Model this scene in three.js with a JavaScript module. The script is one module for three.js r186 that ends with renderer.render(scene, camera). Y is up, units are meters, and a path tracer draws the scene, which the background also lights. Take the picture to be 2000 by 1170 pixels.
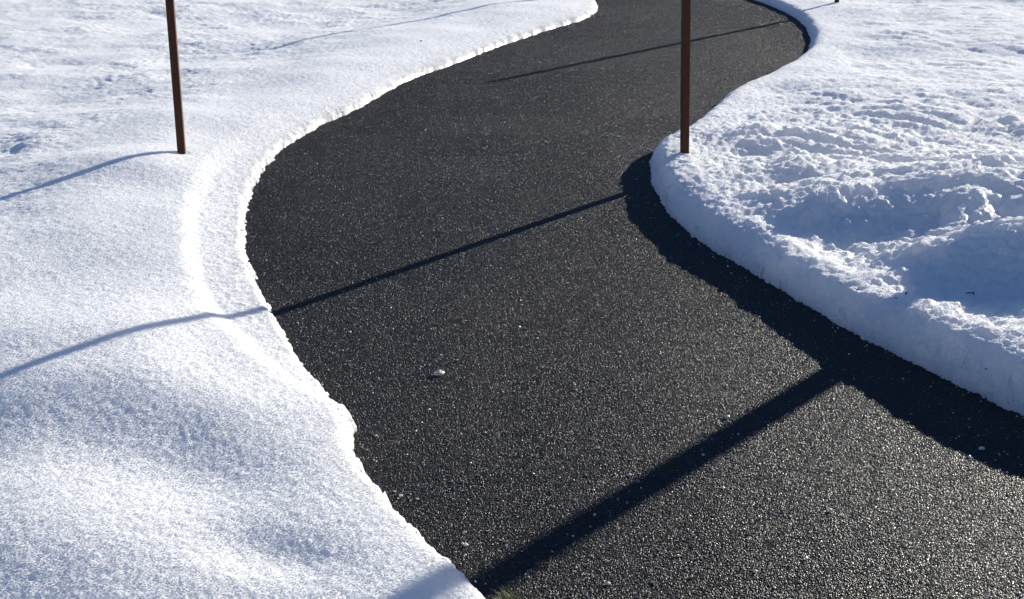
import * as THREE from 'three';
import { mergeGeometries } from 'three/addons/utils/BufferGeometryUtils.js';

// ------------------------------------------------------------------ camera, sky, sun, exposure
const scene = new THREE.Scene();
const FOC = 2600, HORIZON = -340, EYE = 1.6;                 // photo pixels, photo pixels, metres
const PITCH = Math.atan((585 - HORIZON) / FOC);
const camera = new THREE.PerspectiveCamera(2 * Math.atan(585 / FOC) * 180 / Math.PI, 2000 / 1170, 0.05, 900);
camera.position.set(0, EYE, 0);
camera.rotation.set(-PITCH, 0, 0);
scene.add(camera);

const SUN_AZ = 41 * Math.PI / 180, SUN_EL = 16 * Math.PI / 180;   // azimuth to the right of straight ahead
const SUN = new THREE.Vector3(Math.sin(SUN_AZ) * Math.cos(SUN_EL), Math.sin(SUN_EL), -Math.cos(SUN_AZ) * Math.cos(SUN_EL));
{
  const W = 512, Hh = 256, data = new Float32Array(W * Hh * 4);
  for (let j = 0; j < Hh; j++) {
    const el = ((j + 0.5) / Hh - 0.5) * Math.PI;
    const up = Math.max(0, Math.sin(el)), k = Math.exp(-up * 4.5);
    for (let i = 0; i < W; i++) {
      const r = 0.030 + 0.085 * k, g = 0.074 + 0.096 * k, b = 0.185 + 0.075 * k, o = 4 * (j * W + i);
      data[o] = r; data[o + 1] = g; data[o + 2] = b; data[o + 3] = 1;
    }
  }
  const sky = new THREE.DataTexture(data, W, Hh, THREE.RGBAFormat, THREE.FloatType);
  sky.mapping = THREE.EquirectangularReflectionMapping;
  sky.magFilter = sky.minFilter = THREE.LinearFilter; sky.wrapS = THREE.RepeatWrapping;
  sky.needsUpdate = true;
  scene.background = sky; scene.environment = sky;
}
const sun = new THREE.DirectionalLight(new THREE.Color(1.0, 0.94, 0.83), 4.8);
sun.position.copy(SUN).multiplyScalar(40).add(new THREE.Vector3(0, 0, -8));
sun.target.position.set(0, 0, -8);
sun.castShadow = true;
sun.shadow.mapSize.set(4096, 4096);
Object.assign(sun.shadow.camera, { left: -16, right: 16, top: 14, bottom: -14, near: 1, far: 90 });
sun.shadow.bias = -0.0004; sun.shadow.radius = 1;
scene.add(sun, sun.target);

const renderer = new THREE.WebGLRenderer({ antialias: true });
renderer.toneMapping = THREE.LinearToneMapping;
renderer.toneMappingExposure = 1.76;
renderer.shadowMap.enabled = true;
renderer.shadowMap.type = THREE.PCFSoftShadowMap;

// ------------------------------------------------------------------ helpers
function rng(seed) { let a = seed >>> 0; return () => { a = (a + 0x6D2B79F5) | 0; let t = Math.imul(a ^ (a >>> 15), 1 | a); t = (t + Math.imul(t ^ (t >>> 7), 61 | t)) ^ t; return ((t ^ (t >>> 14)) >>> 0) / 4294967296; }; }
const cP = Math.cos(-PITCH), sP = Math.sin(-PITCH);
function at(px, py, h = 0) {                                   // photo pixel -> point on the level y = h
  const a = px - 1000, b = 585 - py, c = -FOC;
  const y = cP * b - sP * c, z = sP * b + cP * c, t = (h - EYE) / y;
  return new THREE.Vector3(a * t, h, z * t);
}
const sat = (x) => x < 0 ? 0 : x > 1 ? 1 : x;
const sstep = (a, b, x) => { const t = sat((x - a) / (b - a)); return t * t * (3 - 2 * t); };
const mixn = (a, b, t) => a + (b - a) * t;

const PERM = new Uint8Array(512), GX = new Float32Array(256), GY = new Float32Array(256);
{
  const r = rng(71), p = Array.from({ length: 256 }, (_, i) => i);
  for (let i = 255; i > 0; i--) { const j = Math.floor(r() * (i + 1)); [p[i], p[j]] = [p[j], p[i]]; }
  for (let i = 0; i < 512; i++) PERM[i] = p[i & 255];
  for (let i = 0; i < 256; i++) { const a = r() * 6.2831853; GX[i] = Math.cos(a); GY[i] = Math.sin(a); }
}
function noise(x, y) {                                          // gradient noise, about -0.7 .. 0.7
  const xi = Math.floor(x), yi = Math.floor(y), u = x - xi, v = y - yi, X = xi & 255, Y = yi & 255;
  const a = PERM[PERM[X] + Y], b = PERM[PERM[(X + 1) & 255] + Y], c = PERM[PERM[X] + ((Y + 1) & 255)], d = PERM[PERM[(X + 1) & 255] + ((Y + 1) & 255)];
  const fu = u * u * u * (u * (u * 6 - 15) + 10), fv = v * v * v * (v * (v * 6 - 15) + 10);
  const n0 = GX[a] * u + GY[a] * v, n1 = GX[b] * (u - 1) + GY[b] * v, n2 = GX[c] * u + GY[c] * (v - 1), n3 = GX[d] * (u - 1) + GY[d] * (v - 1);
  return mixn(mixn(n0, n1, fu), mixn(n2, n3, fu), fv);
}
function clumps(x, y, fill) {                                   // rounded lumps, 0 .. 1
  const xi = Math.floor(x), yi = Math.floor(y);
  let best = 0;
  for (let j = -1; j <= 1; j++) for (let i = -1; i <= 1; i++) {
    const cx = xi + i, cy = yi + j, h = PERM[PERM[cx & 255] + (cy & 255)], h2 = PERM[h + 37], h3 = PERM[h2 + 91];
    if (h3 > fill * 255) continue;
    const dx = cx + 0.15 + 0.7 * h / 255 - x, dy = cy + 0.15 + 0.7 * h2 / 255 - y, rr = 0.45 + 0.5 * PERM[h3 + 11] / 255;
    const q = 1 - (dx * dx + dy * dy) / (rr * rr);
    if (q > 0) { const v = Math.sqrt(q) * rr; if (v > best) best = v; }
  }
  return best;
}

const used = new Map();
function numbered(name) { const n = used.get(name) || 0; used.set(name, n + 1); return n ? `${name}_${String(n).padStart(3, '0')}` : name; }
function tag(o, name, label, category, group, kind) {
  o.name = numbered(name); o.userData.label = label; o.userData.category = category;
  if (group) o.userData.group = group;
  if (kind) o.userData.kind = kind;
  o.traverse((m) => { if (m.isMesh) { m.castShadow = true; m.receiveShadow = true; } });
  scene.add(o); return o;
}

// ------------------------------------------------------------------ grain textures (colour, facet direction)
function grainMaps(size, cell, seed, tilt, round, tint) {
  const n = Math.round(size / cell), cs = size / n, r = rng(seed);
  const px = new Float32Array(n * n), py = new Float32Array(n * n), tx = new Float32Array(n * n), ty = new Float32Array(n * n), sz = new Float32Array(n * n), col = new Float32Array(n * n * 3), rg = new Float32Array(n * n);
  for (let i = 0; i < n * n; i++) {
    px[i] = 0.1 + 0.8 * r(); py[i] = 0.1 + 0.8 * r();
    const a = r() * 6.2832, m = tilt * Math.sqrt(-2 * Math.log(1 - 0.995 * r()));
    tx[i] = Math.cos(a) * m; ty[i] = Math.sin(a) * m; sz[i] = 0.75 + 0.5 * r();
    const c = tint(r); col[3 * i] = c[0]; col[3 * i + 1] = c[1]; col[3 * i + 2] = c[2]; rg[i] = c[3] ?? 0.5;
  }
  const C = new Uint8Array(size * size * 4), N = new Uint8Array(size * size * 4), R = new Uint8Array(size * size * 4);
  const enc = (v) => Math.max(0, Math.min(255, Math.round(255 * (v <= 0.0031308 ? v * 12.92 : 1.055 * Math.pow(v, 1 / 2.4) - 0.055))));
  for (let y = 0; y < size; y++) for (let x = 0; x < size; x++) {
    const gx = x / cs, gy = y / cs, xi = Math.floor(gx), yi = Math.floor(gy);
    let d1 = 9, d2 = 9, b = 0, ox = 0, oy = 0;
    for (let j = -1; j <= 1; j++) for (let i = -1; i <= 1; i++) {
      const k = ((yi + j + n) % n) * n + ((xi + i + n) % n), dx = xi + i + px[k] - gx, dy = yi + j + py[k] - gy;
      const d = Math.sqrt(dx * dx + dy * dy) / sz[k];
      if (d < d1) { d2 = d1; d1 = d; b = k; ox = dx; oy = dy; } else if (d < d2) d2 = d;
    }
    const edge = sat(1 - (d2 - d1) / 0.35), w = round * (0.35 + 0.65 * edge);
    let nx = tx[b] - ox * w * 2, ny = ty[b] - oy * w * 2;
    const l = Math.hypot(nx, ny, 1), o = 4 * (y * size + x);
    N[o] = 127.5 + 127.5 * nx / l; N[o + 1] = 127.5 + 127.5 * ny / l; N[o + 2] = 127.5 + 127.5 / l; N[o + 3] = 255;
    C[o] = enc(col[3 * b]); C[o + 1] = enc(col[3 * b + 1]); C[o + 2] = enc(col[3 * b + 2]); C[o + 3] = 255;
    R[o] = R[o + 1] = R[o + 2] = 255 * rg[b]; R[o + 3] = 255;
  }
  const tex = (d, srgb) => { const t = new THREE.DataTexture(d, size, size); t.wrapS = t.wrapT = THREE.RepeatWrapping; t.magFilter = THREE.LinearFilter; t.minFilter = THREE.LinearMipmapLinearFilter; t.generateMipmaps = true; if (srgb) t.colorSpace = THREE.SRGBColorSpace; t.needsUpdate = true; return t; };
  return { color: tex(C, true), normal: tex(N), rough: tex(R) };
}
const ASPH = 1.9, SNOW = 1.3;                                   // metres that one tile covers
const asphaltMaps = grainMaps(2048, 5.4, 5, 0.24, 0.55, (r) => {
  const v = 0.006 + 0.016 * r() * r(), q = r();
  const c = q < 0.008 ? [0.20, 0.19, 0.18] : q < 0.04 ? [0.05, 0.048, 0.045] : q < 0.12 ? [v * 1.5, v * 1.2, v] : [v, v, v * 1.04];
  return [...c, 0.30 + 0.35 * r()];
});
for (const k of ['color', 'normal', 'rough']) asphaltMaps[k].repeat.set(1 / ASPH, 1 / ASPH);
const snowMaps = grainMaps(2048, 4.6, 9, 0.21, 0.3, (r) => { const v = 0.90 + 0.08 * r(); return [v, v, v, 0.25 + 0.6 * r()]; });
for (const k of ['color', 'normal', 'rough']) snowMaps[k].repeat.set(1 / SNOW, 1 / SNOW);

const asphaltMat = new THREE.MeshStandardMaterial({ name: 'wet asphalt', map: asphaltMaps.color, normalMap: asphaltMaps.normal, roughnessMap: asphaltMaps.rough, roughness: 1 });
// snow lets light in: a loose, translucent crust lies 2 cm above packed white snow, and light spreads between the two
const crustMat = new THREE.MeshPhysicalMaterial({ name: 'loose snow crust', map: snowMaps.color, normalMap: snowMaps.normal, roughness: 1, transmission: 0.55, thickness: 0, clearcoat: 0.4, clearcoatRoughness: 0.25 });
const snowMat = new THREE.MeshStandardMaterial({ name: 'packed snow', map: snowMaps.color, roughness: 0.9 });

// ------------------------------------------------------------------ the path outline, read off the photograph
// [photo x, photo y, height of what is seen there]
const LEFT_PX = [[-2600, -205, 0], [-900, -190, 0], [200, -165, 0], [700, -125, 0], [960, -75, 0], [1095, -35, 0], [1150, -6, 0], [1168, 18, 0], [1142, 38, 0], [1090, 53, 0], [1030, 73, 0], [960, 97, 0], [900, 121, 0], [850, 139, 0], [800, 157, 0], [740, 190, 0], [690, 218, 0], [640, 240, 0], [590, 268, 0], [548, 297, 0], [518, 330, 0], [496, 370, 0], [484, 412, 0], [481, 455, 0], [486, 505, 0], [501, 550, 0], [521, 592, 0], [546, 634, 0], [579, 690, 0], [612, 742, 0], [650, 788, 0], [686, 818, 0.02], [690, 850, 0.05], [712, 892, 0.06], [738, 935, 0.06], [764, 965, 0.06], [804, 1005, 0.06], [854, 1050, 0.06], [902, 1094, 0.06], [942, 1133, 0.06], [974, 1170, 0.06], [1060, 1270, 0.06], [1190, 1450, 0.06], [1400, 1800, 0.06], [1600, 2300, 0.06]];
const RIGHT_PX = [[-2600, -165, 0], [-900, -150, 0], [300, -125, 0], [860, -100, 0], [1180, -68, 0], [1350, -32, 0], [1465, -2, 0], [1520, 14, 0.02], [1562, 35, 0.03], [1582, 58, 0.05], [1580, 78, 0.08], [1558, 96, 0.09], [1500, 128, 0.09], [1440, 153, 0.09], [1392, 188, 0.09], [1345, 226, 0.09], [1305, 255, 0.08], [1278, 280, 0.05], [1268, 318, 0.02], [1276, 362, 0], [1300, 407, 0], [1340, 452, 0], [1384, 484, 0], [1432, 512, 0], [1500, 552, 0], [1560, 590, 0], [1620, 626, 0], [1680, 660, 0], [1740, 688, 0], [1800, 718, 0], [1860, 748, 0], [1920, 777, 0], [2000, 812, 0], [2120, 862, 0], [2350, 950, 0], [2700, 1080, 0], [3600, 1400, 0]];
function outline(list) {
  const pts = list.map(([x, y, h]) => { const p = at(x, y, h); return new THREE.Vector2(p.x, p.z); });
  const out = [];
  for (let i = 0; i + 1 < pts.length; i++) {
    const p0 = pts[Math.max(0, i - 1)], p1 = pts[i], p2 = pts[i + 1], p3 = pts[Math.min(pts.length - 1, i + 2)];
    const n = Math.max(3, Math.min(14, Math.ceil(p1.distanceTo(p2) / 0.06)));
    for (let k = 0; k < n; k++) {
      const t = k / n, t2 = t * t, t3 = t2 * t, f = (a, b, c, d) => 0.5 * (2 * b + (c - a) * t + (2 * a - 5 * b + 4 * c - d) * t2 + (3 * b - a - 3 * c + d) * t3);
      out.push([f(p0.x, p1.x, p2.x, p3.x), f(p0.y, p1.y, p2.y, p3.y)]);
    }
  }
  const l = pts[pts.length - 1]; out.push([l.x, l.y]); return out;
}
const leftLine = outline(LEFT_PX), rightLine = outline(RIGHT_PX);
const poly = [...leftLine, ...rightLine.slice().reverse()];
function inside(x, z) {
  let c = false;
  for (let i = 0, j = poly.length - 1; i < poly.length; j = i++) {
    const a = poly[i], b = poly[j];
    if ((a[1] > z) !== (b[1] > z) && x < (b[0] - a[0]) * (z - a[1]) / (b[1] - a[1]) + a[0]) c = !c;
  }
  return c;
}
function toLine(line, x, z) {
  let best = 1e9;
  for (let i = 0; i + 1 < line.length; i++) {
    const ax = line[i][0], az = line[i][1], bx = line[i + 1][0] - ax, bz = line[i + 1][1] - az, px = x - ax, pz = z - az;
    const t = sat((px * bx + pz * bz) / (bx * bx + bz * bz + 1e-12)), dx = px - bx * t, dz = pz - bz * t, q = dx * dx + dz * dz;
    if (q < best) best = q;
  }
  return Math.sqrt(best);
}
// distances to both edges, kept on grids: fine near by, coarse far away
function distanceGrid(x0, x1, z0, z1, step) {
  const nx = Math.round((x1 - x0) / step) + 1, nz = Math.round((z1 - z0) / step) + 1;
  const L = new Float32Array(nx * nz), R = new Float32Array(nx * nz), I = new Float32Array(nx * nz);
  for (let j = 0; j < nz; j++) for (let i = 0; i < nx; i++) {
    const x = x0 + i * step, z = z0 + j * step, k = j * nx + i, s = inside(x, z) ? -1 : 1, dl = toLine(leftLine, x, z), dr = toLine(rightLine, x, z);
    L[k] = dl; R[k] = dr; I[k] = s * Math.min(dl, dr);
  }
  return { x0, z0, x1, z1, step, nx, nz, L, R, I };
}
const gridNear = distanceGrid(-5, 5, -9.6, 0.4, 0.05), gridFar = distanceGrid(-32, 32, -48, 2, 0.25);
const look = [0, 0, 0];
function distances(x, z) {                                       // -> look = [signed distance (snow > 0), to left edge, to right edge]
  const g = x > gridNear.x0 && x < gridNear.x1 - 0.06 && z > gridNear.z0 && z < gridNear.z1 - 0.06 ? gridNear : gridFar;
  const u = Math.min(g.nx - 1.001, Math.max(0, (x - g.x0) / g.step)), v = Math.min(g.nz - 1.001, Math.max(0, (z - g.z0) / g.step));
  const i = Math.floor(u), j = Math.floor(v), a = u - i, b = v - j, k = j * g.nx + i, w0 = (1 - a) * (1 - b), w1 = a * (1 - b), w2 = (1 - a) * b, w3 = a * b;
  const f = (m) => m[k] * w0 + m[k + 1] * w1 + m[k + g.nx] * w2 + m[k + g.nx + 1] * w3;
  look[0] = f(g.I); look[1] = f(g.L); look[2] = f(g.R);
  return look;
}

// ------------------------------------------------------------------ the shape of the snow
// broad mounds and hollows: photo x, y, height there, radius across, radius along, turn, rise
const FORMS = [
  // right side
  [2050, 335, 0.25, 1.30, 0.60, 0.15, 0.17], [2070, 440, 0.28, 0.50, 0.28, 0.35, 0.19], [2230, 560, 0.25, 0.40, 0.25, 0.2, 0.05], [1960, 640, 0.16, 0.20, 0.08, -0.2, 0.05],
  [1337, 303, 0.09, 0.045, 0.045, 0, -0.022], [1740, 490, 0.06, 0.62, 0.36, 0.0, -0.065], [1490, 178, 0.06, 0.20, 0.16, 0.0, -0.05], [1590, 420, 0.12, 0.30, 0.07, -0.6, 0.05],
  [1420, 250, 0.1, 0.30, 0.16, 0, 0.03], [1700, 95, 0.1, 0.5, 0.3, 0, -0.02], [1535, 372, 0.08, 0.26, 0.14, -0.3, -0.06], [1640, 480, 0.08, 0.2, 0.1, -0.3, -0.03], [1810, 585, 0.14, 0.10, 0.06, 0, 0.05], [1700, 525, 0.14, 0.10, 0.05, 0, 0.05], [1470, 300, 0.09, 0.2, 0.1, 0, -0.03],
  // left side
  [355, 298, 0.09, 0.045, 0.045, 0, -0.012], [190, 312, 0.1, 0.42, 0.34, 0, 0.05], [250, 640, 0.1, 0.46, 0.34, 0, 0.036], [370, 900, 0.08, 0.40, 0.24, 0.2, -0.038], [590, 770, 0.1, 0.28, 0.16, 0.2, 0.024], [740, 950, 0.1, 0.16, 0.09, 0.2, 0.024], [570, 1060, 0.1, 0.20, 0.10, 0.3, -0.034], [120, 760, 0.06, 0.4, 0.2, 0, 0.02], [40, 560, 0.05, 0.5, 0.4, 0, -0.03], [110, 95, 0.05, 0.3, 0.2, 0, -0.04],
].map(([px, py, h, rx, rz, turn, amp]) => { const p = at(px, py, h); return { x: p.x, z: p.z, rx, rz, c: Math.cos(turn), s: Math.sin(turn), amp, side: px > 1150 ? 1 : -1 }; });
function snowHeight(x, z, fine = true, inset = 0) {
  distances(x, z);
  let d = look[0] - inset;
  const right = look[2] < look[1], dist = Math.hypot(x, z);
  if (fine) {
    const foot = (1 - 0.85 * sstep(0.005, 0.06, d)) * (1 - 0.55 * sstep(-6, -9, z));
    d += 0.018 * noise(x * 8, z * 8) + foot * (0.022 * Math.abs(noise(x * 24, z * 24)) - 0.007 + 0.014 * noise(x * 55, z * 55) + 0.008 * noise(x * 120, z * 120));
  }
  if (d < -0.06) return -0.05;
  const near = 1 - sstep(8, 16, dist);
  let h;
  if (right) {
    const R = 0.062 + 0.028 * sstep(-7.6, -6.4, z) - 0.006 * sstep(-5.6, -4.8, z) + 0.032 * sstep(-4.6, -3.7, z) + 0.010 * noise(x * 2.5 + 9, z * 2.5), run = 0.10 + 0.03 * noise(x * 3, z * 3 + 4);
    const t = sat(d / run);
    h = d < 0 ? d * 1.2 : R * Math.pow(1 - (1 - t) * (1 - t), 0.68);
    h += (0.010 * Math.exp(-300 * (d - 0.15) * (d - 0.15)) - 0.03 * sstep(0.16, 0.5, d)) * sstep(-7.5, -6.2, z);
  } else {
    const ap = 0.03 + 0.17 * sat((-3.3 - z) / 0.95) - 0.15 * sstep(-5.6, -8.2, z), top = 0.074 - 0.014 * sstep(-6, -9, z), wide = 0.07 + 0.18 * sstep(-5.4, -8, z);
    const lip = 0.032 + 0.022 * sstep(-4.0, -3.3, z);
    h = d < 0 ? d * 1.2 : lip * Math.pow(sat(d / 0.03), 0.7) + 0.018 * sat(d / (ap + 0.02));
    if (fine) h += 0.0028 * (noise(x * 26, z * 26) + noise(x * 60, z * 60)) * sat(d / 0.04) * (1 - sstep(ap - 0.02, ap + 0.04, d));
    h += (top - h) * sstep(ap - 0.02, ap + wide + 0.04 * noise(x * 5, z * 5), d);
    h += 0.014 * sstep(ap, ap + 0.5, d) - 0.13 * sstep(ap + 0.35, ap + 2.2, d);
  }
  const body = sstep(0.0, 0.08, d), deep = sstep(0.05, 0.5, d);
  for (const f of FORMS) {
    if ((f.side > 0) !== right) continue;
    const dx = x - f.x, dz = z - f.z, u = (dx * f.c + dz * f.s) / f.rx, v = (dz * f.c - dx * f.s) / f.rz, q = u * u + v * v;
    if (q < 9) h += f.amp * Math.exp(-q) * deep;
  }
  h += (0.05 * noise(x * 0.7 + 3, z * 0.7) + 0.022 * noise(x * 2.1, z * 2.1 + 7)) * deep;
  if (fine) {
    // melted and refrozen lumps
    const wx = x + 0.03 * noise(x * 6, z * 6 + 20), wz = z + 0.03 * noise(x * 6 + 40, z * 6);
    const patch = sat(0.5 + 1.3 * noise(x * 1.7 + 11, z * 1.7));
    const billow = (f, o) =>   // rounded lumps; the clefts between them run along the zero lines of the noise
      Math.min(0.62, Math.abs(noise(wx * f + o, wz * f)) * 1.9);
    if (right) {
      const far = 1 - 0.6 * sstep(-6.6, -8.5, z), k = mixn(0.6, 1, sstep(0.10, 0.45, d)) * body * far;
      h += k * (0.048 * sstep(0.15, 0.7, d) * billow(4.2, 3) * (0.35 + patch) + 0.017 * billow(10, 9) * (0.4 + 0.8 * patch) + 0.012 * billow(23, 1) + 0.013 * clumps(wx * 22, wz * 24 + 5, 0.95) + 0.008 * clumps(wx * 47, wz * 50, 0.9));
      h += body * (0.005 * billow(55, 4) + 0.003 * noise(x * 120, z * 120));
    } else {
      const k = sstep(0.45, 1.5, d) * (0.2 + 0.8 * patch), back = sstep(-3.2, -5.5, z);
      h += k * (0.020 * mixn(0.6, 1, back) * noise(wx * 5, wz * 5) + back * (0.012 * billow(12, 9) + 0.007 * billow(26, 6)) + 0.0025 * noise(wx * 13, wz * 13 + 3));
      h += body * (0.0020 * noise(x * 23, z * 23) + 0.0027 * noise(x * 55, z * 55) + 0.0022 * noise(x * 120, z * 120));
    }
  }
  return h;
}

function snowMesh(name, side, coarse = 1, drop = 0, material = crustMat) {
  // a ground sheet whose cells grow with distance; x spacing is finest in the middle
  const zs = []; for (let z = -1.1; z > -44; z -= coarse * (0.0030 * (-z) + 0.0004)) zs.push(z);
  const us = [], NU = Math.round(740 / coarse);
  for (let i = 0; i <= NU; i++) { const t = i / NU * 2 - 1; us.push(0.62 * t + 0.38 * t * t * t * t * t); }
  const n = us.length, m = zs.length, id = new Int32Array(n * m).fill(-1);
  const keep = new Uint8Array(n * m), H = new Float32Array(n * m), X = new Float32Array(n * m);
  for (let j = 0; j < m; j++) for (let i = 0; i < n; i++) {
    const k = j * n + i, z = zs[j], x = us[i] * (1.3 + 0.62 * -z);
    X[k] = x;
    distances(x, z);
    const s = look[2] < look[1] ? 1 : -1;
    if (s !== side || look[0] < -0.06 - 0.012 * -z * 0.3) continue;
    keep[k] = 1;
  }
  const pos = [], uv = [], idx = [];
  const vert = (k) => {
    if (id[k] >= 0) return id[k];
    const j = Math.floor(k / n), x = X[k], z = zs[j];
    id[k] = pos.length / 3; pos.push(x, snowHeight(x, z, !drop, drop ? 0.03 : 0) - drop, z); uv.push(x, -z); return id[k];
  };
  for (let j = 0; j + 1 < m; j++) for (let i = 0; i + 1 < n; i++) {
    const a = j * n + i, b = a + 1, c = a + n, d = c + 1;
    if (!(keep[a] || keep[b] || keep[c] || keep[d])) continue;
    if (!(keep[a] && keep[b] && keep[c] && keep[d])) {
      distances(X[a], zs[j]); if (look[0] > 0.2) { const s = look[2] < look[1] ? 1 : -1; if (s !== side) continue; } else continue;
    }
    const A = vert(a), B = vert(b), C = vert(c), D = vert(d);
    if ((i + j) & 1) idx.push(A, B, C, B, D, C); else idx.push(A, D, C, A, B, D);
  }
  const g = new THREE.BufferGeometry();
  g.setAttribute('position', new THREE.Float32BufferAttribute(pos, 3));
  g.setAttribute('uv', new THREE.Float32BufferAttribute(uv, 2));
  g.setIndex(idx); g.computeVertexNormals();
  const o = new THREE.Mesh(g, material);
  return o;
}
tag(snowMesh('snow_left', -1), 'snow_bank_left', 'smooth sunlit snow bank on the outer side of the bend, one stake in it', 'snow', null, 'structure');
tag(snowMesh('snow_right', 1), 'snow_bank_right', 'lumpy snow bank with blue shaded hollows on the inner side of the bend', 'snow', null, 'structure');

tag(snowMesh('packed_left', -1, 3.5, 0.022, snowMat), 'packed_snow_left', 'packed snow under the loose crust outside the bend', 'snow', null, 'structure');
tag(snowMesh('packed_right', 1, 3.5, 0.014, snowMat), 'packed_snow_right', 'packed snow under the loose crust inside the bend', 'snow', null, 'structure');

// snow-covered ground all round, out to the horizon
{
  const g = new THREE.PlaneGeometry(700, 700, 2, 2); g.rotateX(-Math.PI / 2);
  const o = new THREE.Mesh(g, snowMat); o.position.y = -0.09;
  const p = g.attributes.position, u = g.attributes.uv; for (let i = 0; i < p.count; i++) u.setXY(i, p.getX(i), -p.getZ(i));
  tag(o, 'snow_ground', 'wide flat snow field reaching out beyond the garden path', 'snow', null, 'structure');
}

// the asphalt
const pathHeight = () => 0;
{
  const s = 0.05, pos = [], uv = [], idx = [], id = new Map();
  const vert = (i, j) => { const k = i * 4096 + j; if (!id.has(k)) { const x = -32 + i * s, z = 1.5 - j * s; id.set(k, pos.length / 3); pos.push(x, pathHeight(x, z), z); uv.push(x, -z); } return id.get(k); };
  for (let j = 0; j < 900; j++) for (let i = 0; i < 1280; i++) {
    if (distances(-32 + (i + 0.5) * s, 1.5 - (j + 0.5) * s)[0] > 0.14) continue;
    const a = vert(i, j), b = vert(i + 1, j), c = vert(i, j + 1), d = vert(i + 1, j + 1);
    idx.push(a, b, c, b, d, c);
  }
  const g = new THREE.BufferGeometry();
  g.setAttribute('position', new THREE.Float32BufferAttribute(pos, 3)); g.setAttribute('uv', new THREE.Float32BufferAttribute(uv, 2));
  g.setIndex(idx); g.computeVertexNormals();
  tag(new THREE.Mesh(g, asphaltMat), 'asphalt_path', 'winding black asphalt garden path cleared of snow', 'path', null, 'structure');
}

// the chippings that make up its surface: tiles of small broken stones
{
  const T = 0.5, chipMat = new THREE.MeshPhysicalMaterial({ name: 'bitumen coated chippings', vertexColors: true, roughness: 0.44, specularIntensity: 0.68 });
  const solids = [new THREE.IcosahedronGeometry(1, 0), new THREE.DodecahedronGeometry(1, 0)].map((g) => g.attributes.position);
  function tile(seed) {
    const r = rng(seed), n = 110, cs = T / n, pos = [], col = [], v = new THREE.Vector3(), q = new THREE.Quaternion(), e = new THREE.Euler(), solid = solids[0];
    for (let j = 0; j < n; j++) for (let i = 0; i < n; i++) {
      const x = (i + 0.1 + 0.8 * r()) * cs - T / 2, z = (j + 0.1 + 0.8 * r()) * cs - T / 2, k = cs * (0.40 + 0.34 * r()), fl = 0.34 + 0.26 * r(), y = -0.0008 + 0.0012 * r();
      e.set(r() * 6.3, r() * 6.3, r() * 6.3); q.setFromEuler(e);
      const ax = 0.8 + 0.5 * r(), lean = (r() - 0.5) * 0.55, lean2 = (r() - 0.5) * 0.55, u = r();
      const b = 0.007 + 0.018 * r() * r(), c = u < 0.006 ? [0.26, 0.25, 0.23] : u < 0.03 ? [0.06, 0.057, 0.053] : u < 0.10 ? [b * 1.7, b * 1.3, b] : [b * 1.15, b * 1.04, b * 0.98];
      for (let t = 0; t < solid.count; t += 3) {
        const tri = []; let top = -9;
        for (let w = 0; w < 3; w++) { v.fromBufferAttribute(solid, t + w).applyQuaternion(q); const py = v.y * fl + lean * v.x + lean2 * v.z; tri.push(x + v.x * k * ax, y + k * py, z + v.z * k); top = Math.max(top, y + k * py); }
        if (top < -0.0008) continue;
        pos.push(...tri); for (let w = 0; w < 3; w++) col.push(...c);
      }
    }
    const g = new THREE.BufferGeometry();
    g.setAttribute('position', new THREE.Float32BufferAttribute(pos, 3)); g.setAttribute('color', new THREE.Float32BufferAttribute(col, 3));
    g.computeVertexNormals(); return g;
  }
  const tiles = [tile(1), tile(2)], spots = [[], []], r = rng(6);
  for (let j = 0; j < 34; j++) for (let i = 0; i < 16; i++) {
    const x = -3 + (i + 0.5) * T, z = -1.2 - (j + 0.5) * T;
    let low = 9; for (const [a, b] of [[0, 0], [-1, -1], [1, -1], [-1, 1], [1, 1], [0, 1], [0, -1], [1, 0], [-1, 0]]) low = Math.min(low, distances(x + a * T / 2, z + b * T / 2)[0]);
    if (low < 0.03) spots[r() < 0.5 ? 0 : 1].push([x, z, Math.floor(r() * 4) * Math.PI / 2]);
  }
  tiles.forEach((g, k) => {
    const m = new THREE.InstancedMesh(g, chipMat, spots[k].length), M = new THREE.Matrix4();
    spots[k].forEach(([x, z, a], i) => m.setMatrixAt(i, M.makeRotationY(a).setPosition(x, 0.0006, z)));
    tag(m, 'asphalt_chippings', 'coarse black stone chippings of the asphalt surface', 'asphalt', null, 'stuff');
  });
}

// ------------------------------------------------------------------ stakes
function woodMaps() {
  const W = 128, Hh = 1024, C = new Uint8Array(W * Hh * 4);
  const r = rng(31), off = Array.from({ length: W }, () => r());
  for (let y = 0; y < Hh; y++) for (let x = 0; x < W; x++) {
    const g = 0.5 + 0.5 * noise(x * 0.16 + 2 * noise(y * 0.006, 3), y * 0.012) + 0.35 * noise(x * 0.5, y * 0.03 + 50) + 0.2 * (off[x] - 0.5);
    const wear = sat(noise(x * 0.05 + 7, y * 0.02) * 2 - 0.7);
    const o = 4 * (y * W + x), k = 0.75 + 0.45 * g;
    C[o] = Math.min(255, 80 * k + 34 * wear); C[o + 1] = Math.min(255, 43 * k + 18 * wear); C[o + 2] = Math.min(255, 20 * k + 8 * wear); C[o + 3] = 255;
  }
  const t = new THREE.DataTexture(C, W, Hh); t.wrapS = t.wrapT = THREE.RepeatWrapping; t.magFilter = THREE.LinearFilter; t.minFilter = THREE.LinearMipmapLinearFilter; t.generateMipmaps = true; t.colorSpace = THREE.SRGBColorSpace; t.needsUpdate = true; return t;
}
const stakeMat = new THREE.MeshStandardMaterial({ name: 'brown stained wood', map: woodMaps(), roughness: 0.85 });
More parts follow.
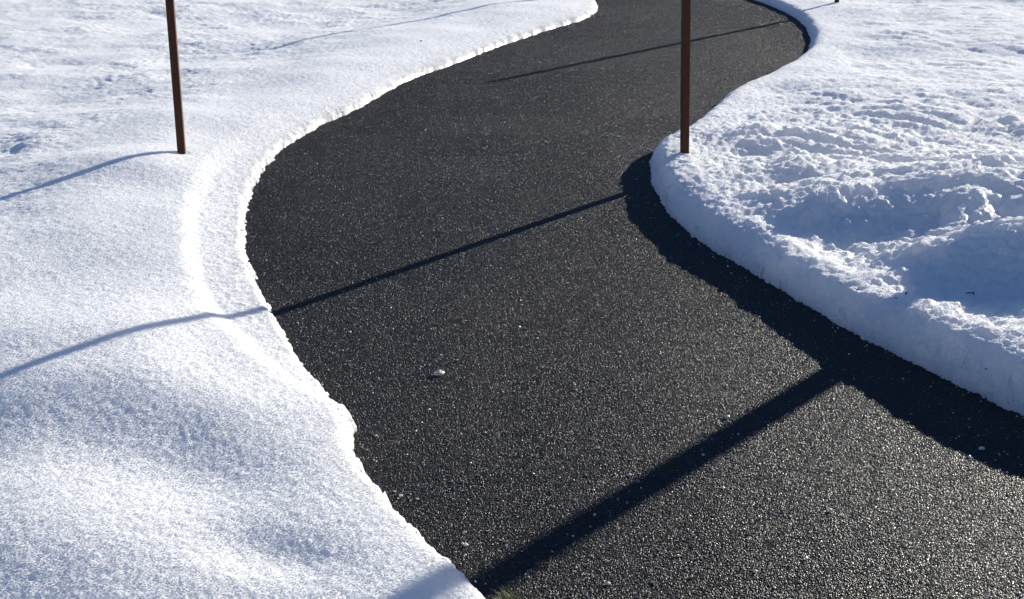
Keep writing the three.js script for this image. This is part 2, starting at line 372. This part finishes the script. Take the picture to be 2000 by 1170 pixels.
function stakeGeometry(w, h) {
  const c = 0.0025, b = w / 2, ring = [[b - c, -b], [b, -b + c], [b, b - c], [b - c, b], [-b + c, b], [-b, b - c], [-b, -b + c], [-b + c, -b]];
  const levels = [[-0.35, 0.15], [-0.18, 1], [0.5, 1], [1.0, 1], [h - 0.012, 1], [h - 0.002, 0.8], [h, 0.72]];
  const pos = [], uv = [], idx = []; let per = [0];
  for (let i = 0; i < 8; i++) { const a = ring[i], q = ring[(i + 1) % 8]; per.push(per[i] + Math.hypot(a[0] - q[0], a[1] - q[1])); }
  for (const [y, s] of levels) for (let i = 0; i <= 8; i++) { const p = ring[i % 8]; pos.push(p[0] * s, y, p[1] * s); uv.push(per[i] / (4 * w) * 2, y / 1.6); }
  for (let l = 0; l + 1 < levels.length; l++) for (let i = 0; i < 8; i++) { const a = l * 9 + i, q = a + 9; idx.push(a, q, a + 1, a + 1, q, q + 1); }
  const t = pos.length / 3; pos.push(0, h, 0); uv.push(0, 0); const l = (levels.length - 1) * 9; for (let i = 0; i < 8; i++) idx.push(l + i, t, l + i + 1);
  let g = new THREE.BufferGeometry(); g.setAttribute('position', new THREE.Float32BufferAttribute(pos, 3)); g.setAttribute('uv', new THREE.Float32BufferAttribute(uv, 2)); g.setIndex(idx);
  g = g.toNonIndexed(); g.computeVertexNormals(); return g;
}
const stakeGeo = stakeGeometry(0.037, 1.52);
function onSnow(px, py) { let h = 0.1, p; for (let i = 0; i < 12; i++) { p = at(px, py, h); h = snowHeight(p.x, p.z, false); } p.y = h; return p; }
function stake(p, turn, leanX, leanZ, tall, label) {
  const o = new THREE.Mesh(stakeGeo, stakeMat);
  o.position.copy(p); o.scale.y = tall;
  o.quaternion.setFromUnitVectors(new THREE.Vector3(0, 1, 0), new THREE.Vector3(leanX, 1, leanZ).normalize()).multiply(new THREE.Quaternion().setFromAxisAngle(new THREE.Vector3(0, 1, 0), turn));
  return tag(o, 'marker_stake', label, 'stake', 'brown snow stakes along the path');
}
stake(onSnow(355, 298), 0.08, 0.006, 0, 1, 'brown wooden stake with a thin sunlit edge in smooth snow outside the bend');
stake(onSnow(1337, 303), 0.12, -0.054, 0.16, 1, 'dark brown wooden stake standing in the lumpy snow tip inside the bend');
stake(onSnow(1634, 8), -0.05, 0, 0, 0.86, 'foot of a distant brown stake beside a shaded snow edge where the path narrows');
stake(new THREE.Vector3(2.3, 0.08, -15.1), 0, 0, 0, 1.15, 'far brown stake whose thin shadow crosses the snow beyond the bend');

// ------------------------------------------------------------------ the young tree that throws the broad shadow over the path
{
  const base = at(1600, 745); base.x += 3.0 * Math.sin(SUN_AZ); base.z -= 3.0 * Math.cos(SUN_AZ);
  base.y = snowHeight(base.x, base.z, false) - 0.15;
  const t = new THREE.Group(); t.position.copy(base);
  const bark = new THREE.MeshStandardMaterial({ name: 'grey bark', color: new THREE.Color(0.10, 0.085, 0.07), roughness: 0.9 });
  const r = rng(8);
  const limb = (pts, r0, r1, seg) => {
    const c = new THREE.CatmullRomCurve3(pts), g = new THREE.TubeGeometry(c, seg, 1, 9, false), p = g.attributes.position, q = new THREE.Vector3();
    for (let i = 0; i <= seg; i++) { c.getPointAt(i / seg, q); const rr = mixn(r0, r1, i / seg) * (1 + 0.06 * noise(i * 0.9, r0 * 100)); for (let k = 0; k <= 9; k++) { const o = i * 10 + k; p.setXYZ(o, q.x + (p.getX(o) - q.x) * rr, q.y + (p.getY(o) - q.y) * rr, q.z + (p.getZ(o) - q.z) * rr); } }
    g.computeVertexNormals(); return g;
  };
  const V = (x, y, z) => new THREE.Vector3(x, y, z);
  const trunk = new THREE.Mesh(limb([V(0, -0.1, 0), V(0.005, 0.8, 0), V(0, 1.6, 0.01), V(0.03, 2.5, 0), V(0.0, 3.6, 0.03), V(0.04, 4.6, 0)], 0.063, 0.018, 40), bark); trunk.name = 'trunk'; t.add(trunk);
  const twigs = [];
  for (let i = 0; i < 16; i++) {
    const y = 2.3 + 2.2 * i / 16, a = i * 2.4 + r(), l = 0.5 + 0.8 * (1 - i / 18) * (0.6 + r()), e = V(Math.cos(a) * l, y + l * (0.7 + 0.5 * r()), Math.sin(a) * l);
    const m = V(e.x * 0.5, y + (e.y - y) * 0.35, e.z * 0.5);
    twigs.push(limb([V(0.01, y, 0), m, e], 0.016, 0.004, 10));
    for (let k = 0; k < 4; k++) { const f = 0.4 + 0.15 * k, s = V(e.x * f, y + (e.y - y) * f, e.z * f), b = a + (r() - 0.5) * 2.4, q = 0.2 + 0.3 * r(); twigs.push(limb([s, V(s.x + Math.cos(b) * q * 0.5, s.y + q * 0.4, s.z + Math.sin(b) * q * 0.5), V(s.x + Math.cos(b) * q, s.y + q, s.z + Math.sin(b) * q)], 0.006, 0.002, 5)); }
  }
  const crown = new THREE.Mesh(mergeGeometries(twigs), bark); crown.name = 'crown'; t.add(crown);
  tag(t, 'young_tree', 'slender bare tree rooted in the snow mound, its trunk shading the path', 'tree');
}

// ------------------------------------------------------------------ grit and pebbles on the asphalt
function pebbleGeometry(seed, flat) {
  const g = new THREE.IcosahedronGeometry(1, 1), p = g.attributes.position, r = rng(seed), sx = 0.8 + 0.5 * r(), sz = 0.7 + 0.4 * r(), o = r() * 50;
  for (let i = 0; i < p.count; i++) { const x = p.getX(i), y = p.getY(i), z = p.getZ(i), k = 1 + 0.55 * noise(x * 1.4 + o + y, z * 1.4 + y * 0.7); p.setXYZ(i, x * sx * k, y * flat * k, z * sz * k); }
  g.computeVertexNormals(); return g;
}
const quartz = new THREE.MeshPhysicalMaterial({ name: 'pale quartz', color: new THREE.Color(0.80, 0.79, 0.76), roughness: 0.35, transmission: 0.35, thickness: 0 });
const PEB = [0, 1, 2, 3].map((i) => pebbleGeometry(100 + i, 0.55));
const BIG = [[908, 1042, 8], [910, 1067, 11], [1187, 1142, 9], [1420, 817, 11], [1230, 930, 8], [1168, 877, 8], [1620, 999, 10], [1475, 1118, 8], [1575, 1093, 9], [1917, 879, 12], [1893, 894, 7], [735, 853, 7], [1413, 955, 7], [1482, 908, 6], [1373, 890, 6], [1122, 753, 6], [893, 705, 6], [763, 603, 6], [1014, 640, 6], [1210, 690, 6], [1108, 555, 6], [847, 452, 6], [683, 650, 6], [1366, 706, 7], [1018, 597, 6]];
function pebble(px, py, w, label, group, i) {
  const p = at(px, py), k = w / FOC * Math.hypot(p.x, p.z, EYE) / 2, o = new THREE.Mesh(PEB[i % 4], quartz);
  o.scale.setScalar(k); o.rotation.y = i * 1.7; o.position.set(p.x, 0.0015 + k * 0.4, p.z);
  return tag(o, 'pebble', label, 'pebble', group);
}
pebble(857, 732, 18, 'largest white pebble, lying alone in the middle of the sunlit asphalt', null, 2);
const SINGLED = { 0: 'smaller of two pale pebbles by the grass tuft and snow edge', 1: 'larger of two pale pebbles by the grass tuft and snow edge', 3: 'pale pebble touching the upper rim of the broad trunk shadow', 9: 'larger pale pebble lying in the shadow of the lumpy bank', 10: 'smaller pale pebble at the rim of the lumpy bank shadow', 11: 'pale pebble close to the notch in the smooth snow edge' };
BIG.forEach(([x, y, w], i) => pebble(x, y, w, SINGLED[i] || 'small pale pebble scattered on the open sunlit asphalt', 'pale pebbles on the asphalt', i));
{
  const r = rng(77), N = 8500, m = new THREE.InstancedMesh(PEB[1], quartz, N), M = new THREE.Matrix4(), q = new THREE.Quaternion(), e = new THREE.Euler(), c = new THREE.Color();
  let n = 0;
  while (n < N) {
    const z = -1.6 - 14 * Math.pow(r(), 1.5), x = -2 + r() * 6;
    if (distances(x, z)[0] > -0.05) continue;
    if (r() > 0.35 + 0.9 * (0.5 + noise(x * 1.1 + 5, z * 0.8))) continue;
    const k = 0.0012 + 0.0028 * Math.pow(r(), 3);
    e.set(r() - 0.5, r() * 6.3, r() - 0.5); q.setFromEuler(e);
    M.compose(new THREE.Vector3(x, 0.0018 + k * 0.4, z), q, new THREE.Vector3(k, k, k)); m.setMatrixAt(n, M);
    const v = 0.45 + 0.6 * r(); m.setColorAt(n, c.setRGB(v, v * 0.98, v * 0.94)); n++;
  }
  tag(m, 'road_grit', 'fine pale grit strewn all over the asphalt path', 'grit', null, 'stuff');
}

// ------------------------------------------------------------------ grass and litter
function blade(out, x, z, y, h, lean, dir, w) {
  const g = new THREE.PlaneGeometry(w, h, 1, 4), p = g.attributes.position, c = Math.cos(dir), s = Math.sin(dir);
  for (let i = 0; i < p.count; i++) { const t = p.getY(i) / h + 0.5, bx = p.getX(i) * (1 - 0.85 * t), f = lean * t * t * h; p.setXYZ(i, x - s * bx + c * f, y + h * t * (1 - 0.25 * lean * t), z + c * bx + s * f); }
  g.computeVertexNormals(); out.push(g);
}
function tuft(name, label, p, n, rad, hMin, hMax, color, category) {
  const r = rng(n * 7 + 1), out = [];
  for (let i = 0; i < n; i++) { const a = r() * 6.28, q = rad * Math.sqrt(r()); blade(out, p.x + Math.cos(a) * q, p.z + Math.sin(a) * q, p.y - 0.004, hMin + (hMax - hMin) * r(), 0.3 + 0.8 * r(), r() * 6.28, 0.0022 + 0.0014 * r()); }
  return tag(new THREE.Mesh(mergeGeometries(out), new THREE.MeshPhysicalMaterial({ name: 'grass', color, roughness: 0.7, side: THREE.DoubleSide, transmission: 0.35, thickness: 0 })), name, label, category);
}
tuft('grass_tuft', 'small green grass tuft between the snow edge and the asphalt', at(994, 1178), 110, 0.028, 0.014, 0.034, new THREE.Color(0.10, 0.14, 0.03), 'grass');
tuft('dry_grass_tuft', 'brown dry grass fringe under the tip of the far snow bank', at(1160, 33), 120, 0.10, 0.02, 0.05, new THREE.Color(0.16, 0.10, 0.045), 'grass');
const strawMat = new THREE.MeshStandardMaterial({ name: 'dry straw', color: new THREE.Color(0.30, 0.25, 0.17), roughness: 0.8 });
[[944, 1100, 0.6, 0.035], [766, 868, 0.9, 0.04], [660, 782, 1.3, 0.035], [1065, 1105, -0.5, 0.05], [788, 963, 0.3, 0.04], [612, 735, 1.0, 0.02]].forEach(([px, py, a, l], i) => {
  const p = at(px, py, 0.004), c = Math.cos(a), s = Math.sin(a), k = 0.2 * (i % 3 - 1);
  const cv = new THREE.CatmullRomCurve3([new THREE.Vector3(-c * l / 2, 0, s * l / 2), new THREE.Vector3(k * l * s, 0.004, k * l * c), new THREE.Vector3(c * l / 2, 0.001, -s * l / 2)]);
  const o = new THREE.Mesh(new THREE.TubeGeometry(cv, 8, 0.0007, 5, false), strawMat); o.position.set(p.x, pathHeight(p.x, p.z) + 0.003, p.z);
  tag(o, 'dry_straw', 'thin dry straw lying on the asphalt near the snow edge', 'straw', 'straws on the asphalt');
});
// crumbs of snow that fell off the edges
{
  const r = rng(91), N = 150, m = new THREE.InstancedMesh(PEB[3], new THREE.MeshStandardMaterial({ name: 'snow crumb', color: new THREE.Color(0.88, 0.88, 0.88), roughness: 0.9 }), N), M = new THREE.Matrix4(), q = new THREE.Quaternion(), e = new THREE.Euler();
  let n = 0;
  while (n < N) {
    const z = -2.2 - 9 * r() * r(), x = -2 + r() * 5; distances(x, z);
    if (look[0] > -0.012 || look[0] < -0.012 - 0.10 * r() * r()) continue;
    e.set(r() * 3, r() * 6.3, r() * 3); q.setFromEuler(e); const k = 0.0015 + 0.004 * r() * r() * r();
    M.compose(new THREE.Vector3(x, 0.0018 + k * 0.5, z), q, new THREE.Vector3(k, k * 1.4, k)); m.setMatrixAt(n++, M);
  }
  tag(m, 'snow_crumbs', 'small white snow crumbs fallen on the asphalt beside the banks', 'snow crumbs', null, 'stuff');
}

// dark bits of bark and leaf on the snow
const litterMat = new THREE.MeshStandardMaterial({ name: 'dark litter', color: new THREE.Color(0.035, 0.028, 0.02), roughness: 0.9 });
[[1891, 590, 0.011], [1905, 545, 0.007], [1894, 458, 0.009], [1848, 478, 0.008], [1745, 632, 0.006], [1672, 592, 0.006], [1715, 655, 0.006], [1640, 575, 0.006], [1762, 650, 0.007], [822, 80, 0.02], [1930, 700, 0.007]].forEach(([px, py, l], i) => {
  const p = onSnow(px, py), g = pebbleGeometry(300 + i, 0.22), o = new THREE.Mesh(g, litterMat);
  o.scale.set(l, l * 0.7, l * 0.45); o.rotation.set(0.2 * (i % 3), i * 1.3, 0.1); o.position.set(p.x, snowHeight(p.x, p.z) + 0.002, p.z);
  tag(o, 'bark_fragment', ['dark bark flake, the biggest speck on the shaded snow slope', 'tiny dark bark speck on shaded snow', 'dark bark fragment on the bright snow beyond the bend'][i === 0 ? 0 : i === 9 ? 2 : 1], 'bark', 'bark specks on the snow');
});
{
  const r = rng(55), N = 260, g = new THREE.CylinderGeometry(0.0005, 0.0003, 0.014, 4), m = new THREE.InstancedMesh(g, litterMat, N), M = new THREE.Matrix4(), q = new THREE.Quaternion(), e = new THREE.Euler();
  let n = 0;
  while (n < N) {
    const z = -2.6 - 4 * r(), x = 0.2 + r() * 2.6; distances(x, z);
    if (look[2] > look[1] || Math.abs(look[0] - 0.0) > 0.02) continue;
    e.set((r() - 0.5) * 2.2, r() * 6.3, (r() - 0.5) * 2.6); q.setFromEuler(e); const k = 0.35 + 0.8 * r();
    M.compose(new THREE.Vector3(x, Math.max(0.003, snowHeight(x, z)) + 0.002, z), q, new THREE.Vector3(1, k, 1)); m.setMatrixAt(n++, M);
  }
  tag(m, 'grass_litter', 'dark dead grass bits along the foot of the lumpy snow bank', 'litter', null, 'stuff');
}
renderer.render(scene, camera);
